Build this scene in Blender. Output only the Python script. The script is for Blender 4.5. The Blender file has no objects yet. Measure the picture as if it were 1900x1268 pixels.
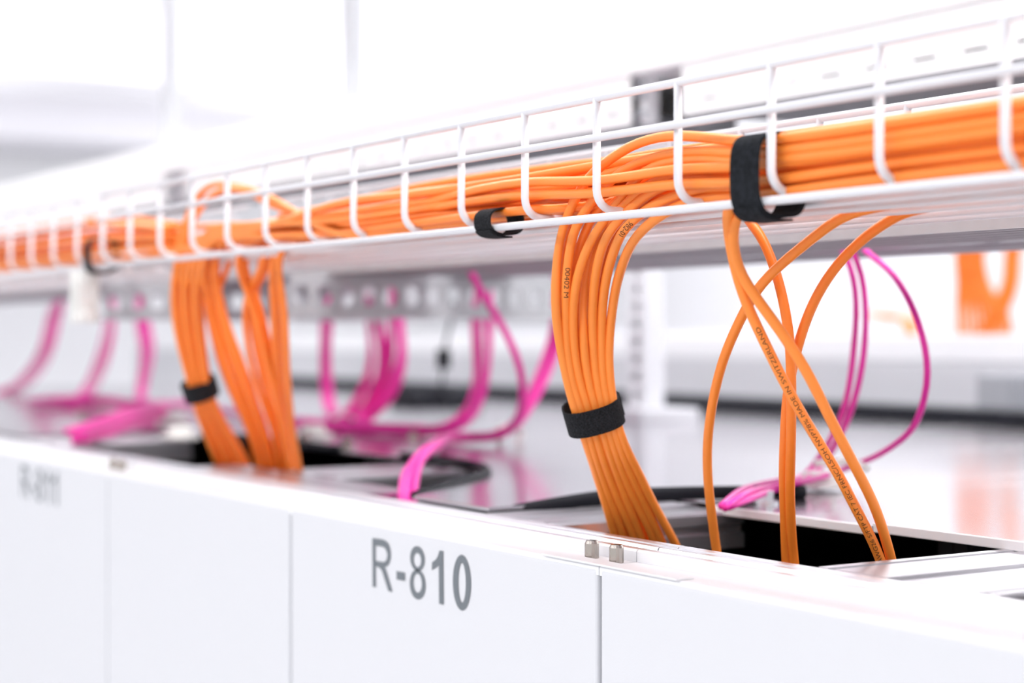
import bpy, bmesh, math, random
from mathutils import Vector, Matrix
random.seed(7)
SC = bpy.context.scene
COL = SC.collection

# ------------------------------------------------------------------ units
# All layout numbers are in "D" = distance from the camera to the plane of the
# rack fronts.  x runs along the row of racks, y goes into the racks, z is
# measured from the height of the camera.  K turns D into metres.
K = 0.57
ZC = 2.0 + 0.2268 * K
TH = math.radians(32.65)
FPX = 3238.0
HOR = 623.0

def W(p):
    return Vector((p[0] * K, p[1] * K, ZC + p[2] * K))

def ray(px):
    return TH + math.atan((px - 950.0) / FPX)

def P(px, py, y):                     # point on the plane y, in D units
    phi = ray(px)
    s = y / math.tan(phi)
    d = s * math.cos(TH) + y * math.sin(TH)
    return (-s, y, -(py - HOR) / FPX * d)

def PZ(px, py, z):                    # point on the level z
    d = -z * FPX / (py - HOR)
    l = (px - 950.0) / FPX * d
    return (-d * math.cos(TH) + l * math.sin(TH), d * math.sin(TH) + l * math.cos(TH), z)

def SX(px, y):
    return y / math.tan(ray(px))

def lerp(a, b, t):
    return a + (b - a) * t

def interp(x, xs, ys):
    if x <= xs[0]: return ys[0]
    for i in range(len(xs) - 1):
        if x <= xs[i + 1]:
            return lerp(ys[i], ys[i + 1], (x - xs[i]) / (xs[i + 1] - xs[i]))
    return ys[-1]

# -------------------------------------------------------------- materials
def mat(name, col, rough=0.5, metal=0.0, spec=0.5, noise=None, bump=None, emit=None, coat=0.0):
    m = bpy.data.materials.new(name)
    m.use_nodes = True
    nt = m.node_tree
    b = nt.nodes['Principled BSDF']
    b.inputs['Base Color'].default_value = (*col, 1)
    b.inputs['Roughness'].default_value = rough
    b.inputs['Metallic'].default_value = metal
    b.inputs['Specular IOR Level'].default_value = spec
    b.inputs['Coat Weight'].default_value = coat
    if noise:
        sc, amt = noise
        tc = nt.nodes.new('ShaderNodeTexCoord')
        nz = nt.nodes.new('ShaderNodeTexNoise')
        nz.inputs['Scale'].default_value = sc
        nz.inputs['Detail'].default_value = 3
        rp = nt.nodes.new('ShaderNodeMapRange')
        rp.inputs['To Min'].default_value = 1 - amt
        rp.inputs['To Max'].default_value = 1 + amt
        mx = nt.nodes.new('ShaderNodeMix')
        mx.data_type = 'RGBA'; mx.blend_type = 'MULTIPLY'
        mx.inputs['Factor'].default_value = 1
        mx.inputs[6].default_value = (*col, 1)
        nt.links.new(tc.outputs['Object'], nz.inputs['Vector'])
        nt.links.new(nz.outputs['Fac'], rp.inputs['Value'])
        nt.links.new(rp.outputs['Result'], mx.inputs[7])
        nt.links.new(mx.outputs[2], b.inputs['Base Color'])
    if bump:
        kind, sc, strength = bump
        tc = nt.nodes.new('ShaderNodeTexCoord')
        if kind == 'noise':
            tx = nt.nodes.new('ShaderNodeTexNoise'); tx.inputs['Detail'].default_value = 4
        else:
            tx = nt.nodes.new('ShaderNodeTexVoronoi')
        tx.inputs['Scale'].default_value = sc
        bp = nt.nodes.new('ShaderNodeBump')
        bp.inputs['Strength'].default_value = strength
        bp.inputs['Distance'].default_value = 0.001
        nt.links.new(tc.outputs['Object'], tx.inputs['Vector'])
        nt.links.new(tx.outputs[0], bp.inputs['Height'])
        nt.links.new(bp.outputs['Normal'], b.inputs['Normal'])
    if emit:
        b.inputs['Emission Color'].default_value = (*emit[0], 1)
        b.inputs['Emission Strength'].default_value = emit[1]
    return m

M = {}
M['orange'] = mat('orange jacket', (0.98, 0.28, 0.04), 0.42, spec=0.45, noise=(60, 0.05))
M['orange_b'] = mat('orange jacket deep', (0.96, 0.235, 0.025), 0.40, spec=0.45, noise=(60, 0.05))
M['pink'] = mat('magenta jacket', (0.86, 0.03, 0.40), 0.42, spec=0.4)
M['ink'] = mat('print ink', (0.10, 0.035, 0.01), 0.6)
M['grey_ink'] = mat('label ink', (0.17, 0.19, 0.21), 0.6)
M['velcro'] = mat('hook strap', (0.014, 0.015, 0.018), 0.9, spec=0.25, bump=('voronoi', 1100, 1.0), noise=(1000, 1.6))
M['suede'] = mat('strap back', (0.013, 0.015, 0.019), 0.95, spec=0.2, bump=('noise', 700, 0.8), noise=(400, 1.1))
M['wire'] = mat('white coated wire', (0.77, 0.77, 0.805), 0.35, spec=0.5)
M['panel'] = mat('powder coat grey white', (0.74, 0.745, 0.775), 0.55, spec=0.35, bump=('noise', 900, 0.08))
M['frame'] = mat('white frame', (0.88, 0.88, 0.90), 0.40)
M['alu'] = mat('brushed aluminium', (0.80, 0.80, 0.83), 0.28, metal=0.85, noise=(25, 0.04))
M['plate'] = mat('galvanised sheet', (0.57, 0.545, 0.58), 0.15, metal=0.9, noise=(18, 0.05))
M['platef'] = mat('satin sheet', (0.80, 0.79, 0.82), 0.35, metal=0.6, noise=(30, 0.04))
M['galv'] = mat('galvanised strut', (0.50, 0.51, 0.53), 0.45, metal=0.4, noise=(40, 0.12))
M['nickel'] = mat('nickel screw', (0.46, 0.42, 0.38), 0.25, metal=1.0)
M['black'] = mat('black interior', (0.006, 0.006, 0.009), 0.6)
M['rubber'] = mat('black rubber', (0.007, 0.008, 0.013), 0.6, spec=0.2)
M['duct'] = mat('white duct', (0.93, 0.93, 0.93), 0.5)
M['bracket'] = mat('bracket grey', (0.24, 0.245, 0.26), 0.5, noise=(70, 0.5))
M['dark'] = mat('duct underside shade', (0.085, 0.088, 0.10), 0.5, noise=(70, 0.5))  # shade beneath the white duct, put into the colour
M['plastic'] = mat('white nylon', (0.90, 0.89, 0.86), 0.4)
M['wall'] = mat('white wall', (0.86, 0.86, 0.88), 0.8, noise=(1.5, 0.03))
M['ceil'] = mat('white ceiling', (0.84, 0.83, 0.87), 0.9, noise=(1.2, 0.02))
M['floor'] = mat('light floor', (0.62, 0.62, 0.64), 0.5, noise=(3, 0.05))
M['grey'] = mat('grey paint', (0.36, 0.37, 0.40), 0.5)
M['rod'] = mat('zinc rod', (0.60, 0.61, 0.64), 0.5)
M['tray_sheet'] = mat('tray sheet', (0.36, 0.355, 0.38), 0.5, metal=0.3, noise=(40, 0.12))
M['alu_shade'] = mat('shaded aluminium', (0.50, 0.49, 0.52), 0.32, metal=0.85, noise=(25, 0.05))  # darker copy of the aluminium, weaker overhead light put into its colour
M['lgrey'] = mat('light grey paint', (0.62, 0.62, 0.65), 0.5)
M['lamp'] = mat('lamp diffuser', (1, 1, 1), 0.5, emit=((1, 1, 1), 9.0))

# ---------------------------------------------------------- object helpers
def tag(o, label, cat, group=None, kind=None):
    if kind: o['kind'] = kind
    if label: o['label'] = label
    if cat: o['category'] = cat
    if group: o['group'] = group
    return o

def thing(name, p, label, cat, group=None):
    o = bpy.data.objects.new(name, None)
    o.empty_display_size = 0.05
    o.location = W(p)
    COL.objects.link(o)
    return tag(o, label, cat, group)

def wloc(o):
    v = Vector((0, 0, 0))
    while o is not None:
        v = v + Vector(o.location); o = o.parent
    return v

def build(name, verts, faces, material, parent=None, smooth=False, bevel=0, auto=False):
    """verts in world metres -> one mesh object with its origin at its base"""
    xs = [v[0] for v in verts]; ys = [v[1] for v in verts]; zs = [v[2] for v in verts]
    c = Vector(((min(xs) + max(xs)) / 2, (min(ys) + max(ys)) / 2, min(zs)))
    me = bpy.data.meshes.new(name)
    me.from_pydata([tuple(Vector(v) - c) for v in verts], [], faces)
    me.materials.append(material)
    if smooth:
        for p in me.polygons: p.use_smooth = True
    o = bpy.data.objects.new(name, me)
    COL.objects.link(o)
    if parent is not None:
        o.parent = parent
        o.location = c - wloc(parent)
    else:
        o.location = c
    if bevel:
        b = o.modifiers.new('bevel', 'BEVEL')
        b.width = bevel; b.segments = 3; b.limit_method = 'ANGLE'
        b.harden_normals = False
    return o

class MB:
    def __init__(s): s.v = []; s.f = []
    def add(s, v, f):
        n = len(s.v); s.v += [tuple(x) for x in v]; s.f += [tuple(i + n for i in q) for q in f]
        return s
    def box(s, x0, x1, y0, y1, z0, z1):
        x0, x1 = min(x0, x1), max(x0, x1)
        c = [W((x, y, z)) for z in (z0, z1) for y in (y0, y1) for x in (x0, x1)]
        return s.add(c, [(0, 2, 3, 1), (4, 5, 7, 6), (0, 1, 5, 4), (2, 6, 7, 3), (0, 4, 6, 2), (1, 3, 7, 5)])
    def prism(s, pts, z0, z1):          # pts (x,y) polygon
        n = len(pts)
        a = sum(pts[i][0] * pts[(i + 1) % n][1] - pts[(i + 1) % n][0] * pts[i][1] for i in range(n))
        if a < 0: pts = pts[::-1]
        v = [W((x, y, z0)) for x, y in pts] + [W((x, y, z1)) for x, y in pts]
        f = [tuple(range(n))[::-1], tuple(range(n, 2 * n))]
        f += [(i, (i + 1) % n, n + (i + 1) % n, n + i) for i in range(n)]
        return s.add(v, f)
    def profx(s, prof, x0, x1):          # prof (y,z) closed polygon swept along x
        n = len(prof)
        a = sum(prof[i][0] * prof[(i + 1) % n][1] - prof[(i + 1) % n][0] * prof[i][1] for i in range(n))
        if a < 0: prof = prof[::-1]
        x0, x1 = min(x0, x1), max(x0, x1)
        v = [W((x0, y, z)) for y, z in prof] + [W((x1, y, z)) for y, z in prof]
        f = [tuple(range(n))[::-1], tuple(range(n, 2 * n))]
        f += [(i, (i + 1) % n, n + (i + 1) % n, n + i) for i in range(n)]
        return s.add(v, f)
    def tube(s, pts, r, n=10, caps=True):   # pts, r in D units
        v, f = sweep([W(p) for p in pts], r * K, n, caps)
        return s.add(v, f)
    def go(s, name, m, parent=None, **k):
        return build(name, s.v, s.f, m, parent, **k)

def frames(pts):
    n = len(pts)
    tans = []
    for i in range(n):
        t = pts[min(i + 1, n - 1)] - pts[max(i - 1, 0)]
        tans.append(t.normalized())
    up = Vector((0, 0, 1)) if abs(tans[0].z) < 0.9 else Vector((0, 1, 0))
    nrm = (up - tans[0] * up.dot(tans[0])).normalized()
    out = []
    for t in tans:
        nrm = (nrm - t * nrm.dot(t)).normalized()
        out.append((t, nrm, t.cross(nrm)))
    return out

def sweep(pts, r, n=10, caps=True):
    fr = frames(pts)
    v = []; f = []
    for p, (t, a, b) in zip(pts, fr):
        for k in range(n):
            q = 2 * math.pi * k / n
            v.append(p + (a * math.cos(q) + b * math.sin(q)) * r)
    for i in range(len(pts) - 1):
        for k in range(n):
            f.append((i * n + k, i * n + (k + 1) % n, (i + 1) * n + (k + 1) % n, (i + 1) * n + k))
    if caps:
        f.append(tuple(range(n))[::-1])
        f.append(tuple(range((len(pts) - 1) * n, len(pts) * n)))
    return v, f

def catmull(pts, step=0.02):
    """centripetal Catmull-Rom through D-unit points"""
    q = [Vector(p) for p in pts]
    q = [q[0] * 2 - q[1]] + q + [q[-1] * 2 - q[-2]]
    out = []
    for i in range(1, len(q) - 2):
        p0, p1, p2, p3 = q[i - 1:i + 3]
        t0 = 0.0
        t1 = t0 + max((p1 - p0).length, 1e-5) ** 0.5
        t2 = t1 + max((p2 - p1).length, 1e-5) ** 0.5
        t3 = t2 + max((p3 - p2).length, 1e-5) ** 0.5
        n = max(2, min(14, int((p2 - p1).length / step) + 1))
        for k in range(n):
            t = t1 + (t2 - t1) * k / n
            a1 = p0 * ((t1 - t) / (t1 - t0)) + p1 * ((t - t0) / (t1 - t0))
            a2 = p1 * ((t2 - t) / (t2 - t1)) + p2 * ((t - t1) / (t2 - t1))
            a3 = p2 * ((t3 - t) / (t3 - t2)) + p3 * ((t - t2) / (t3 - t2))
            b1 = a1 * ((t2 - t) / (t2 - t0)) + a2 * ((t - t0) / (t2 - t0))
            b2 = a2 * ((t3 - t) / (t3 - t1)) + a3 * ((t - t1) / (t3 - t1))
            out.append(b1 * ((t2 - t) / (t2 - t1)) + b2 * ((t - t1) / (t2 - t1)))
    out.append(q[-2])
    # one light smoothing pass
    for _ in range(2):
        out = [out[0]] + [(out[i - 1] + out[i] * 2 + out[i + 1]) / 4 for i in range(1, len(out) - 1)] + [out[-1]]
    return out

def cable(pts, m, label, cat, group, r=0.0050, name='orange_cable', n=12, step=0.02):
    if abs(pts[0][0] + .45) < 1e-6:      # carry on beyond the right edge of the view
        pts = [(.65, pts[0][1], pts[0][2]), (.1, pts[0][1], pts[0][2])] + list(pts)
    c = catmull(pts, step)
    v, f = sweep([W(p) for p in c], r * K, n)
    o = build(name, v, f, m, smooth=True)
    tag(o, label, cat, group)
    o['_'] = 0; del o['_']
    return o, c

# ------------------------------------------------------------------- setting
XL, XR = -17.0, 4.5
mb = MB().box(XL, XR, -5, 10, -ZC / K - 0.1, -ZC / K)
o = mb.go('floor', M['floor']); o['kind'] = 'structure'
mb = MB().box(XL, XR, -5, 10, 2.35, 2.45)
o = mb.go('ceiling', M['ceil']); o['kind'] = 'structure'
mb = MB().box(XL, XR, 10, 10.2, -ZC / K, 2.35)
o = mb.go('wall_back', M['wall']); o['kind'] = 'structure'
mb = MB().box(XL - 0.2, XL, -5, 10.2, -ZC / K, 2.35)
o = mb.go('wall_left', M['wall']); o['kind'] = 'structure'
for i, (x0, x1, z0) in enumerate(((-13.4, -12.2, 1.86), (-16.2, -15.0, 1.72))):
    o = MB().box(x0, x1, -5, 10, z0, 2.35).go('trim_%d' % (i + 1), M['ceil'])
    o['kind'] = 'structure'

# ceiling lights (long panels running along the aisles)
for i, (x0, x1, y0, y1) in enumerate(((-3.5, 3.5, -3.2, -2.4), (-8, -4.5, -3.2, -2.4),
                                      (-3.5, 3.5, 1.2, 2.0), (-8, -4.5, 1.2, 2.0),
                                      (-3.5, 3.5, 6.7, 8.2), (-8, -4.5, 6.7, 8.2))):
    t = thing('ceiling_light', ((x0 + x1) / 2, (y0 + y1) / 2, 2.34),
              'long white ceiling light panel above the racks', 'light', 'ceiling light panels')
    MB().box(x0, x1, y0, y1, 2.31, 2.335).go('diffuser', M['lamp'], t)
    mb = MB().box(x0 - 0.04, x1 + 0.04, y0 - 0.04, y0, 2.305, 2.348).box(x0 - 0.04, x1 + 0.04, y1, y1 + 0.04, 2.305, 2.348)
    mb.box(x0 - 0.04, x0, y0, y1, 2.305, 2.348).box(x1, x1 + 0.04, y0, y1, 2.305, 2.348)
    mb.go('frame', M['frame'], t)

# -------------------------------------------------------------------- racks
SEAM = 1.403
PITCH = 0.7035
ZT = -0.2268            # ledge on top of the front panels
ZP = -0.2145            # top of the front profile and of the cover plates
ZF = -ZC / K            # floor
RD = 3.30               # back of the racks

def ring(cx, cy, a, b, ai, bi, ci, shear, n=48):
    """ring between an outer and an inner ellipse (crop pixels of the label)"""
    v = []; f = []
    for k in range(n):
        t = 2 * math.pi * k / n
        v.append((cx + a * math.cos(t), cy + b * math.sin(t) + shear * a * math.cos(t)))
    for k in range(n):
        t = 2 * math.pi * k / n
        v.append((ci[0] + ai * math.cos(t), ci[1] + bi * math.sin(t) + shear * ai * math.cos(t)))
    for k in range(n):
        f.append((k, n + k, n + (k + 1) % n, (k + 1) % n))
    return v, f

def fill(loops):
    bm = bmesh.new()
    for lp in loops:
        vs = [bm.verts.new((x, y, 0)) for x, y in lp]
        for i in range(len(vs)): bm.edges.new((vs[i], vs[(i + 1) % len(vs)]))
    bmesh.ops.triangle_fill(bm, use_beauty=True, use_dissolve=False, edges=bm.edges[:])
    bm.verts.index_update()
    v = [(q.co.x, q.co.y) for q in bm.verts]; f = [tuple(x.index for x in q.verts) for q in bm.faces]
    bm.free()
    return v, f

def glyph(ch):
    if ch == 'R':
        return [fill([[(350, 128), (425, 138), (480, 147), (520, 165), (552, 200), (575, 262), (583, 340), (577, 400), (562, 448), (538, 480), (505, 497),
                       (520, 528), (540, 590), (605, 805), (553, 795), (497, 622), (475, 550), (452, 512), (425, 493), (392, 485), (395, 746), (355, 742)],
                      [(390, 222), (455, 232), (490, 240), (515, 262), (532, 298), (539, 345), (533, 390), (517, 420), (490, 432), (450, 425), (390, 412)]])]
    if ch == '-':
        return [fill([[(655, 545), (762, 565), (762, 668), (655, 648)]])]
    if ch == '8':
        return [ring(918, 388, 90, 157, 48, 90, (917, 405), 0.17), ring(921, 712, 99, 188, 54, 120, (920, 696), 0.17)]
    if ch == '1':
        return [fill([[(1197, 285), (1243, 293), (1248, 968), (1192, 955), (1188, 470), (1150, 502), (1100, 532), (1103, 435), (1150, 400), (1178, 350)]])]
    if ch == '0':
        return [ring(1478, 690, 113, 350, 48, 250, (1480, 690), 0.17)]

def label_mesh(text, parent, ds, front):
    # outlines were measured on the R-810 panel; every other panel is a shift along the row
    order = {'R': 0, '-': 1, '8': 2}
    mb = MB()
    n1 = 0
    for i, ch in enumerate(text):
        sh = ds
        if ch == '1' and i == 4:                       # second 1 of 811
            a = P(640 + 1222 * .1474, 1000, 1)[0]; b = P(640 + 1478 * .1474, 1000, 1)[0]
            sh = ds + (b - a)
        for v, f in glyph(ch):
            pts = []
            for x, y in v:
                q = P(640 + x * .1474, 980 + y * .1474, 1.0)
                pts.append(W((q[0] + sh, front, q[2])))
            mb.add(pts, f)
    o = mb.go('lettering', M['grey_ink'], parent)
    o['label'] = 'grey lettering reading ' + text
    return o

def hexbolt(mb, x, y, z, r, h):
    n = 6
    for (rr, z0, z1, m) in ((r * 1.5, z, z + h * .25, 24), (r, z + h * .25, z + h, 6)):
        a = [(x + rr * math.cos(2 * math.pi * k / m + .3), y + rr * math.sin(2 * math.pi * k / m + .3)) for k in range(m)]
        mb.prism(a, z0, z1)
    return mb

def screw(x, y, parent):
    # slotted thumb screw with a chamfered head
    n = 28; r = 0.0072
    mb = MB()
    prof = [(0.0, ZT), (r, ZT), (r, ZT + .0150), (r * .82, ZT + .0178)]
    v = []; f = []
    for rr, z in prof[1:]:
        for k in range(n):
            q = 2 * math.pi * k / n
            kn = rr * (1 + (0.03 if k % 2 else 0))
            v.append(W((x + kn * math.cos(q), y + kn * math.sin(q), z)))
    for i in range(2):
        for k in range(n):
            f.append((i * n + k, i * n + (k + 1) % n, (i + 1) * n + (k + 1) % n, (i + 1) * n + k))
    f.append(tuple(range(n))[::-1])
    mb.add(v, f)
    # two half caps leave a slot between them
    w = 0.0016; rr = r * .82
    for sgn in (-1, 1):
        pts = []
        a0 = math.asin(w / rr)
        for k in range(13):
            q = lerp(a0, math.pi - a0, k / 12)
            pts.append((x + rr * math.cos(q) * (1 if sgn > 0 else 1), y + sgn * rr * math.sin(q)))
        mb.prism(pts, ZT + .0140, ZT + .0182)
    return mb.go('thumb_screw', M['nickel'], parent)

def rack(s0, npan, name, lab, text):
    """s0: distance of the right edge along the row; npan panels to the left"""
    s1 = s0 + npan * PITCH
    xa, xb = -s1, -s0
    t = thing('server_rack', ((xa + xb) / 2, (1 + RD) / 2, ZF), lab, 'rack', 'row of white server racks')
    g = 0.0035
    # front panels
    for k in range(npan):
        a = -(s0 + (k + 1) * PITCH) + g; b = -(s0 + k * PITCH) - g
        p = MB().box(a, b, 1.0, 1.03, ZF + 0.12, ZT - 0.0035).go('front_panel', M['panel'], t, bevel=0.0022)
        if text and k == 0:
            label_mesh(text, p, -(s0 - SEAM), 0.9992)
    # body behind the panels
    mb = MB().box(xa + .002, xb - .002, 1.032, 1.05, ZF, ZT - .012)
    mb.box(xa + .001, xa + .02, 1.05, 1.5, ZF, -1.2).box(xb - .02, xb - .001, 1.05, 1.5, ZF, -1.2)
    mb.box(xa + .001, xa + .02, 1.5, RD, ZF, ZP).box(xb - .02, xb - .001, 1.5, RD, ZF, ZP)
    mb.box(xa + .02, xb - .02, RD - .02, RD, ZF, ZP - .012)
    mb.box(xa + .02, xb - .02, 1.05, RD - .02, ZF, ZF + .02)
    mb.go('body', M['panel'], t)
    # black liner seen through the cable openings
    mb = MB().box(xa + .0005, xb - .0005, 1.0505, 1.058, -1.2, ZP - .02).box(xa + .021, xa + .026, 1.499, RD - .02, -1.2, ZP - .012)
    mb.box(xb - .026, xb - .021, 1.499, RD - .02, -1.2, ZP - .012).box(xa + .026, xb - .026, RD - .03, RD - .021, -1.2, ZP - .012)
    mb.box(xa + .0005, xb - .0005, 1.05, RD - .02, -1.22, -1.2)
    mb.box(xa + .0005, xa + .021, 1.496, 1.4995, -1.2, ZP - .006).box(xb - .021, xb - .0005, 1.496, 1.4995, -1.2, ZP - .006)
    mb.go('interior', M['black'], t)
    # white ledge with the rounded nose, then the extruded profile
    mb = MB().profx([(1.002, ZT - .001), (1.004, ZT), (1.0465, ZT), (1.0465, ZT - .012), (1.002, ZT - .012)][::-1][:0] or
                    [(1.001, ZT - .010), (1.001, ZT - .002), (1.003, ZT), (1.047, ZT), (1.047, ZT - .010)], xa + .0008, xb - .0008)
    mb.profx([(1.047, ZT - .010), (1.047, ZP - .002), (1.049, ZP), (1.052, ZP), (1.052, ZT - .010)], xa + .0008, xb - .0008)
    mb.go('top_ledge', M['frame'], t)
    prof = [(1.052, ZT - .02), (1.052, ZP - .0010), (1.066, ZP - .0010), (1.068, ZP - .004), (1.073, ZP - .004), (1.075, ZP + .0008),
            (1.083, ZP + .0008), (1.085, ZP - .0045), (1.098, ZP - .0045), (1.100, ZP - .001), (1.113, ZP - .001), (1.117, ZP - .004), (1.117, ZT - .02)]
    mb = MB().profx(prof, xa + .001, xb - .001)
    mb.go('front_profile', M['alu'], t, bevel=0.0003)
    return t

racks = {}
racks['809'] = rack(SEAM - 2 * PITCH, 2, 'r', 'white server rack with an unlettered front panel, nearest the camera at right', None)
racks['810'] = rack(SEAM, 2, 'r', 'white server rack lettered R-810 in the middle of the row', 'R-810')
racks['811'] = rack(SEAM + 2 * PITCH, 2, 'r', 'blurred white server rack lettered R-811 at the left edge', 'R-811')
racks['812'] = rack(SEAM + 4 * PITCH, 2, 'r', 'white server rack directly beyond the R-811 rack, only its top showing', None)
racks['813'] = rack(SEAM + 6 * PITCH, 2, 'r', 'last white server rack at the far left end of the row, only its top showing', None)
DX = {'809': SEAM - 2 * PITCH, '810': SEAM, '811': SEAM + 2 * PITCH, '812': SEAM + 4 * PITCH, '813': SEAM + 6 * PITCH}

def crossbar(s0, s1, y0, y1, key):
    """stepped aluminium blanking profile running into the depth of the rack"""
    x0, x1 = -s1, -s0
    z = ZP
    prof = [(x0, z - .001), (x0 + .012, z - .001), (x0 + .014, z - .004), (x0 + .020, z - .004), (x0 + .022, z - .001)]
    mid = (x0 + x1) / 2
    prof += [(mid - .02, z - .001), (mid - .018, z - .004), (mid + .018, z - .004), (mid + .02, z - .001)]
    prof += [(x1 - .022, z - .001), (x1 - .020, z - .005), (x1 - .014, z - .005), (x1 - .012, z - .001), (x1 - .003, z - .001), (x1, z - .004),
             (x1, z - .016), (x1 - .006, z - .018), (x1 - .006, z - .026), (x1, z - .028), (x1, z - .046), (x0, z - .046)]
    n = len(prof)
    v = [W((x, y0, zz)) for x, zz in prof] + [W((x, y1, zz)) for x, zz in prof]
    f = [tuple(range(n)), tuple(range(n, 2 * n))[::-1]] + [(i, n + i, n + (i + 1) % n, (i + 1) % n) for i in range(n)]
    return build('cross_profile', v, f, M['alu_shade'], racks[key])

crossbar(1.000, 1.215, 1.118, 1.40, '809')
crossbar(1.655, 1.80, 1.118, 1.40, '810')
crossbar(2.375, 2.56, 1.205, 1.45, '810')
crossbar(3.42, 3.65, 1.118, 1.40, '811')
# inner strip behind the front profile at the left end of R-810
MB().box(-2.72, -2.13, 1.118, 1.200, ZP - .012, ZP - .002).go('inner_strip', M['alu_shade'], racks['810'], bevel=.0006)

# cover plates
PT = 0.0050
def plate(key, polys, z=ZP, m='plate'):
    mb = MB()
    for p in polys: mb.prism([(-s, y) for s, y in p], z, z + PT)
    return mb.go('cover_plate', M[m], racks[key], bevel=0.0006)
PF = 1.372
plate('809', [[(0.0, PF), (1.4015, PF), (1.4015, 3.28), (0.0, 3.28)]], z=ZP + .0035)
plate('810', [[(1.4045, PF), (1.69, PF), (1.69, 3.28), (1.4045, 3.28)],
              [(1.69, 1.405), (1.805, 1.405), (1.805, 3.28), (1.69, 3.28)],
              [(1.805, 1.122), (1.99, 1.122), (2.235, 1.40), (2.235, 3.28), (1.805, 3.28)],
              [(2.235, 1.40), (2.44, 1.47), (2.808, 1.45), (2.808, 3.28), (2.235, 3.28)]])
plate('811', [[(2.811, 1.45), (4.21, 1.45), (4.21, 3.28), (2.811, 3.28)], [(3.66, 1.122), (4.21, 1.122), (4.21, 1.448), (3.66, 1.448)]])
plate('812', [[(4.22, 1.122), (5.62, 1.122), (5.62, 3.28), (4.22, 3.28)]])
plate('813', [[(5.63, 1.122), (7.02, 1.122), (7.02, 3.28), (5.63, 3.28)]])
for key, a, b_, z in (('809', 1.0, 1.4012, ZP + .0035), ('810', 1.4048, 1.689, ZP)):
    MB().box(-b_, -a, PF - .0035, PF - .0002, z - .0055, z + PT + .0004).go('plate_lip', M['frame'], racks[key], bevel=.0008)
# thumb screws, joining plate
screw(-1.4535, 1.028, racks['810']); screw(-1.4075 - .0035, 1.028, racks['810'])
screw(-(SEAM + 2 * PITCH) - .0075, 1.028, racks['811'])
screw(-(SEAM + 2 * PITCH) - .050, 1.028, racks['811'])
mb = MB().profx([(0.9965, ZT + .0002), (0.9965, ZT + .0016), (0.9975, ZT + .0022), (1.018, ZT + .0022), (1.018, ZT + .0002)], -1.500, -1.275)
mb.go('joining_plate', M['frame'], racks['810'], bevel=.0004)
# hex bolts holding the plates
for key, pts in (('809', [(1.30, 1.62), (0.80, 1.62)]), ('810', [(1.655, 1.436)]),
                 ('811', [(2.95, 1.52), (3.2, 1.55), (3.1, 1.75)]), ('812', [(4.4, 1.5)])):
    for s, y in pts:
        hexbolt(MB(), -s, y, ZP + PT + (.0035 if key == '809' else 0), .010, .016).go('bolt', M['nickel'] if s > 2 else M['alu'], racks[key])

# black rubber edge strips beside the openings
def strip(pts, key, r=0.0085, name='rubber_edge'):
    mb = MB().tube(catmull(pts), r, 12)
    return mb.go(name, M['rubber'], racks[key], smooth=True)
ZS = ZP + PT + .004
strip([(-1.818, 1.16, ZP - .004), (-1.80, 1.21, ZP + .004), (-1.785, 1.29, ZS + .003), (-1.755, 1.37, ZS + .005), (-1.735, 1.42, ZS + .005), (-1.71, 1.47, ZS + .005), (-1.69, 1.53, ZS + .004)], '810')
strip([(-2.02, 1.14, ZP + .002), (-2.12, 1.262, ZS - .002), (-2.24, 1.392, ZS), (-2.44, 1.462, ZS), (-2.62, 1.455, ZS)], '810', r=.006)
strip([(-2.84, 1.445, ZS), (-3.1, 1.45, ZS), (-3.40, 1.44, ZS)], '811', r=.007)
# dark channel along the back edge of the rack tops
for key in racks:
    s0 = DX[key]
    MB().box(-(s0 + 2 * PITCH) + .002, -s0 - .002, 3.12, 3.28, ZP + PT + .004, ZP + .040).go('rear_gasket', M['rubber'], racks[key], bevel=.004)

# --------------------------------------------------------------- wire tray
TZT, TZM, TZB = 0.2342, 0.194, 0.1164
RW = 0.0041
def tray(sa, sb, label, y0=1.0, y1=1.295, zt=TZT, zm=TZM, zb=TZB, phase=1.4057, sp=0.1297, bottoms=(1.0, 1.06, 1.12, 1.18, 1.24, 1.295), r=RW, npt=8):
    t = thing('wire_cable_tray', (-(sa + sb) / 2, (y0 + y1) / 2, zb - r), label, 'cable tray', 'white wire cable trays')
    def lw(y, z):
        mb = MB()
        v, f = sweep([W((-sb, y, z)), W((-(sa + sb) / 2, y, z)), W((-sa, y, z))], r * K, 12)
        mb.add(v, f).go('long_wire', M['wire'], t, smooth=True)
    for y in bottoms: lw(y, zb)
    # side wires sit outside the uprights, the rim on top of them
    lw(y0, zt); lw(y1, zt); lw(y0 - 2 * r * .9, zm); lw(y1 + 2 * r * .9, zm)
    k0 = math.ceil((sa - phase) / sp + .01); k1 = math.floor((sb - phase) / sp - .01)
    src = None
    R = 0.020
    zc = zb + 1.9 * r
    for k in range(k0, k1 + 1):
        x = -(phase + k * sp)
        if src is None:
            pts = [(x, y0, zt), (x, y0, zc + R)]
            for q in range(1, 7):
                a = math.pi / 2 * q / 6
                pts.append((x, y0 + R - R * math.cos(a), zc + R - R * math.sin(a)))
            pts.append((x, (y0 + y1) / 2, zc))
            for q in range(0, 7):
                a = math.pi / 2 * q / 6
                pts.append((x, y1 - R + R * math.sin(a), zc + R - R * math.cos(a)))
            pts.append((x, y1, zt))
            src = MB().tube(pts, r, 12).go('cross_wire', M['wire'], t, smooth=True)
            x_src = x
        else:
            c = src.copy(); COL.objects.link(c); c.parent = t
            c.location = Vector(src.location) + Vector(((x - x_src) * K, 0, 0))
    return t

tray(-0.70, 2.845, 'white wire cable tray filled with orange cables above the R-810 rack')
tray(2.90, 6.9, 'blurred white wire cable tray beyond the joint, over the R-811 rack')

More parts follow.
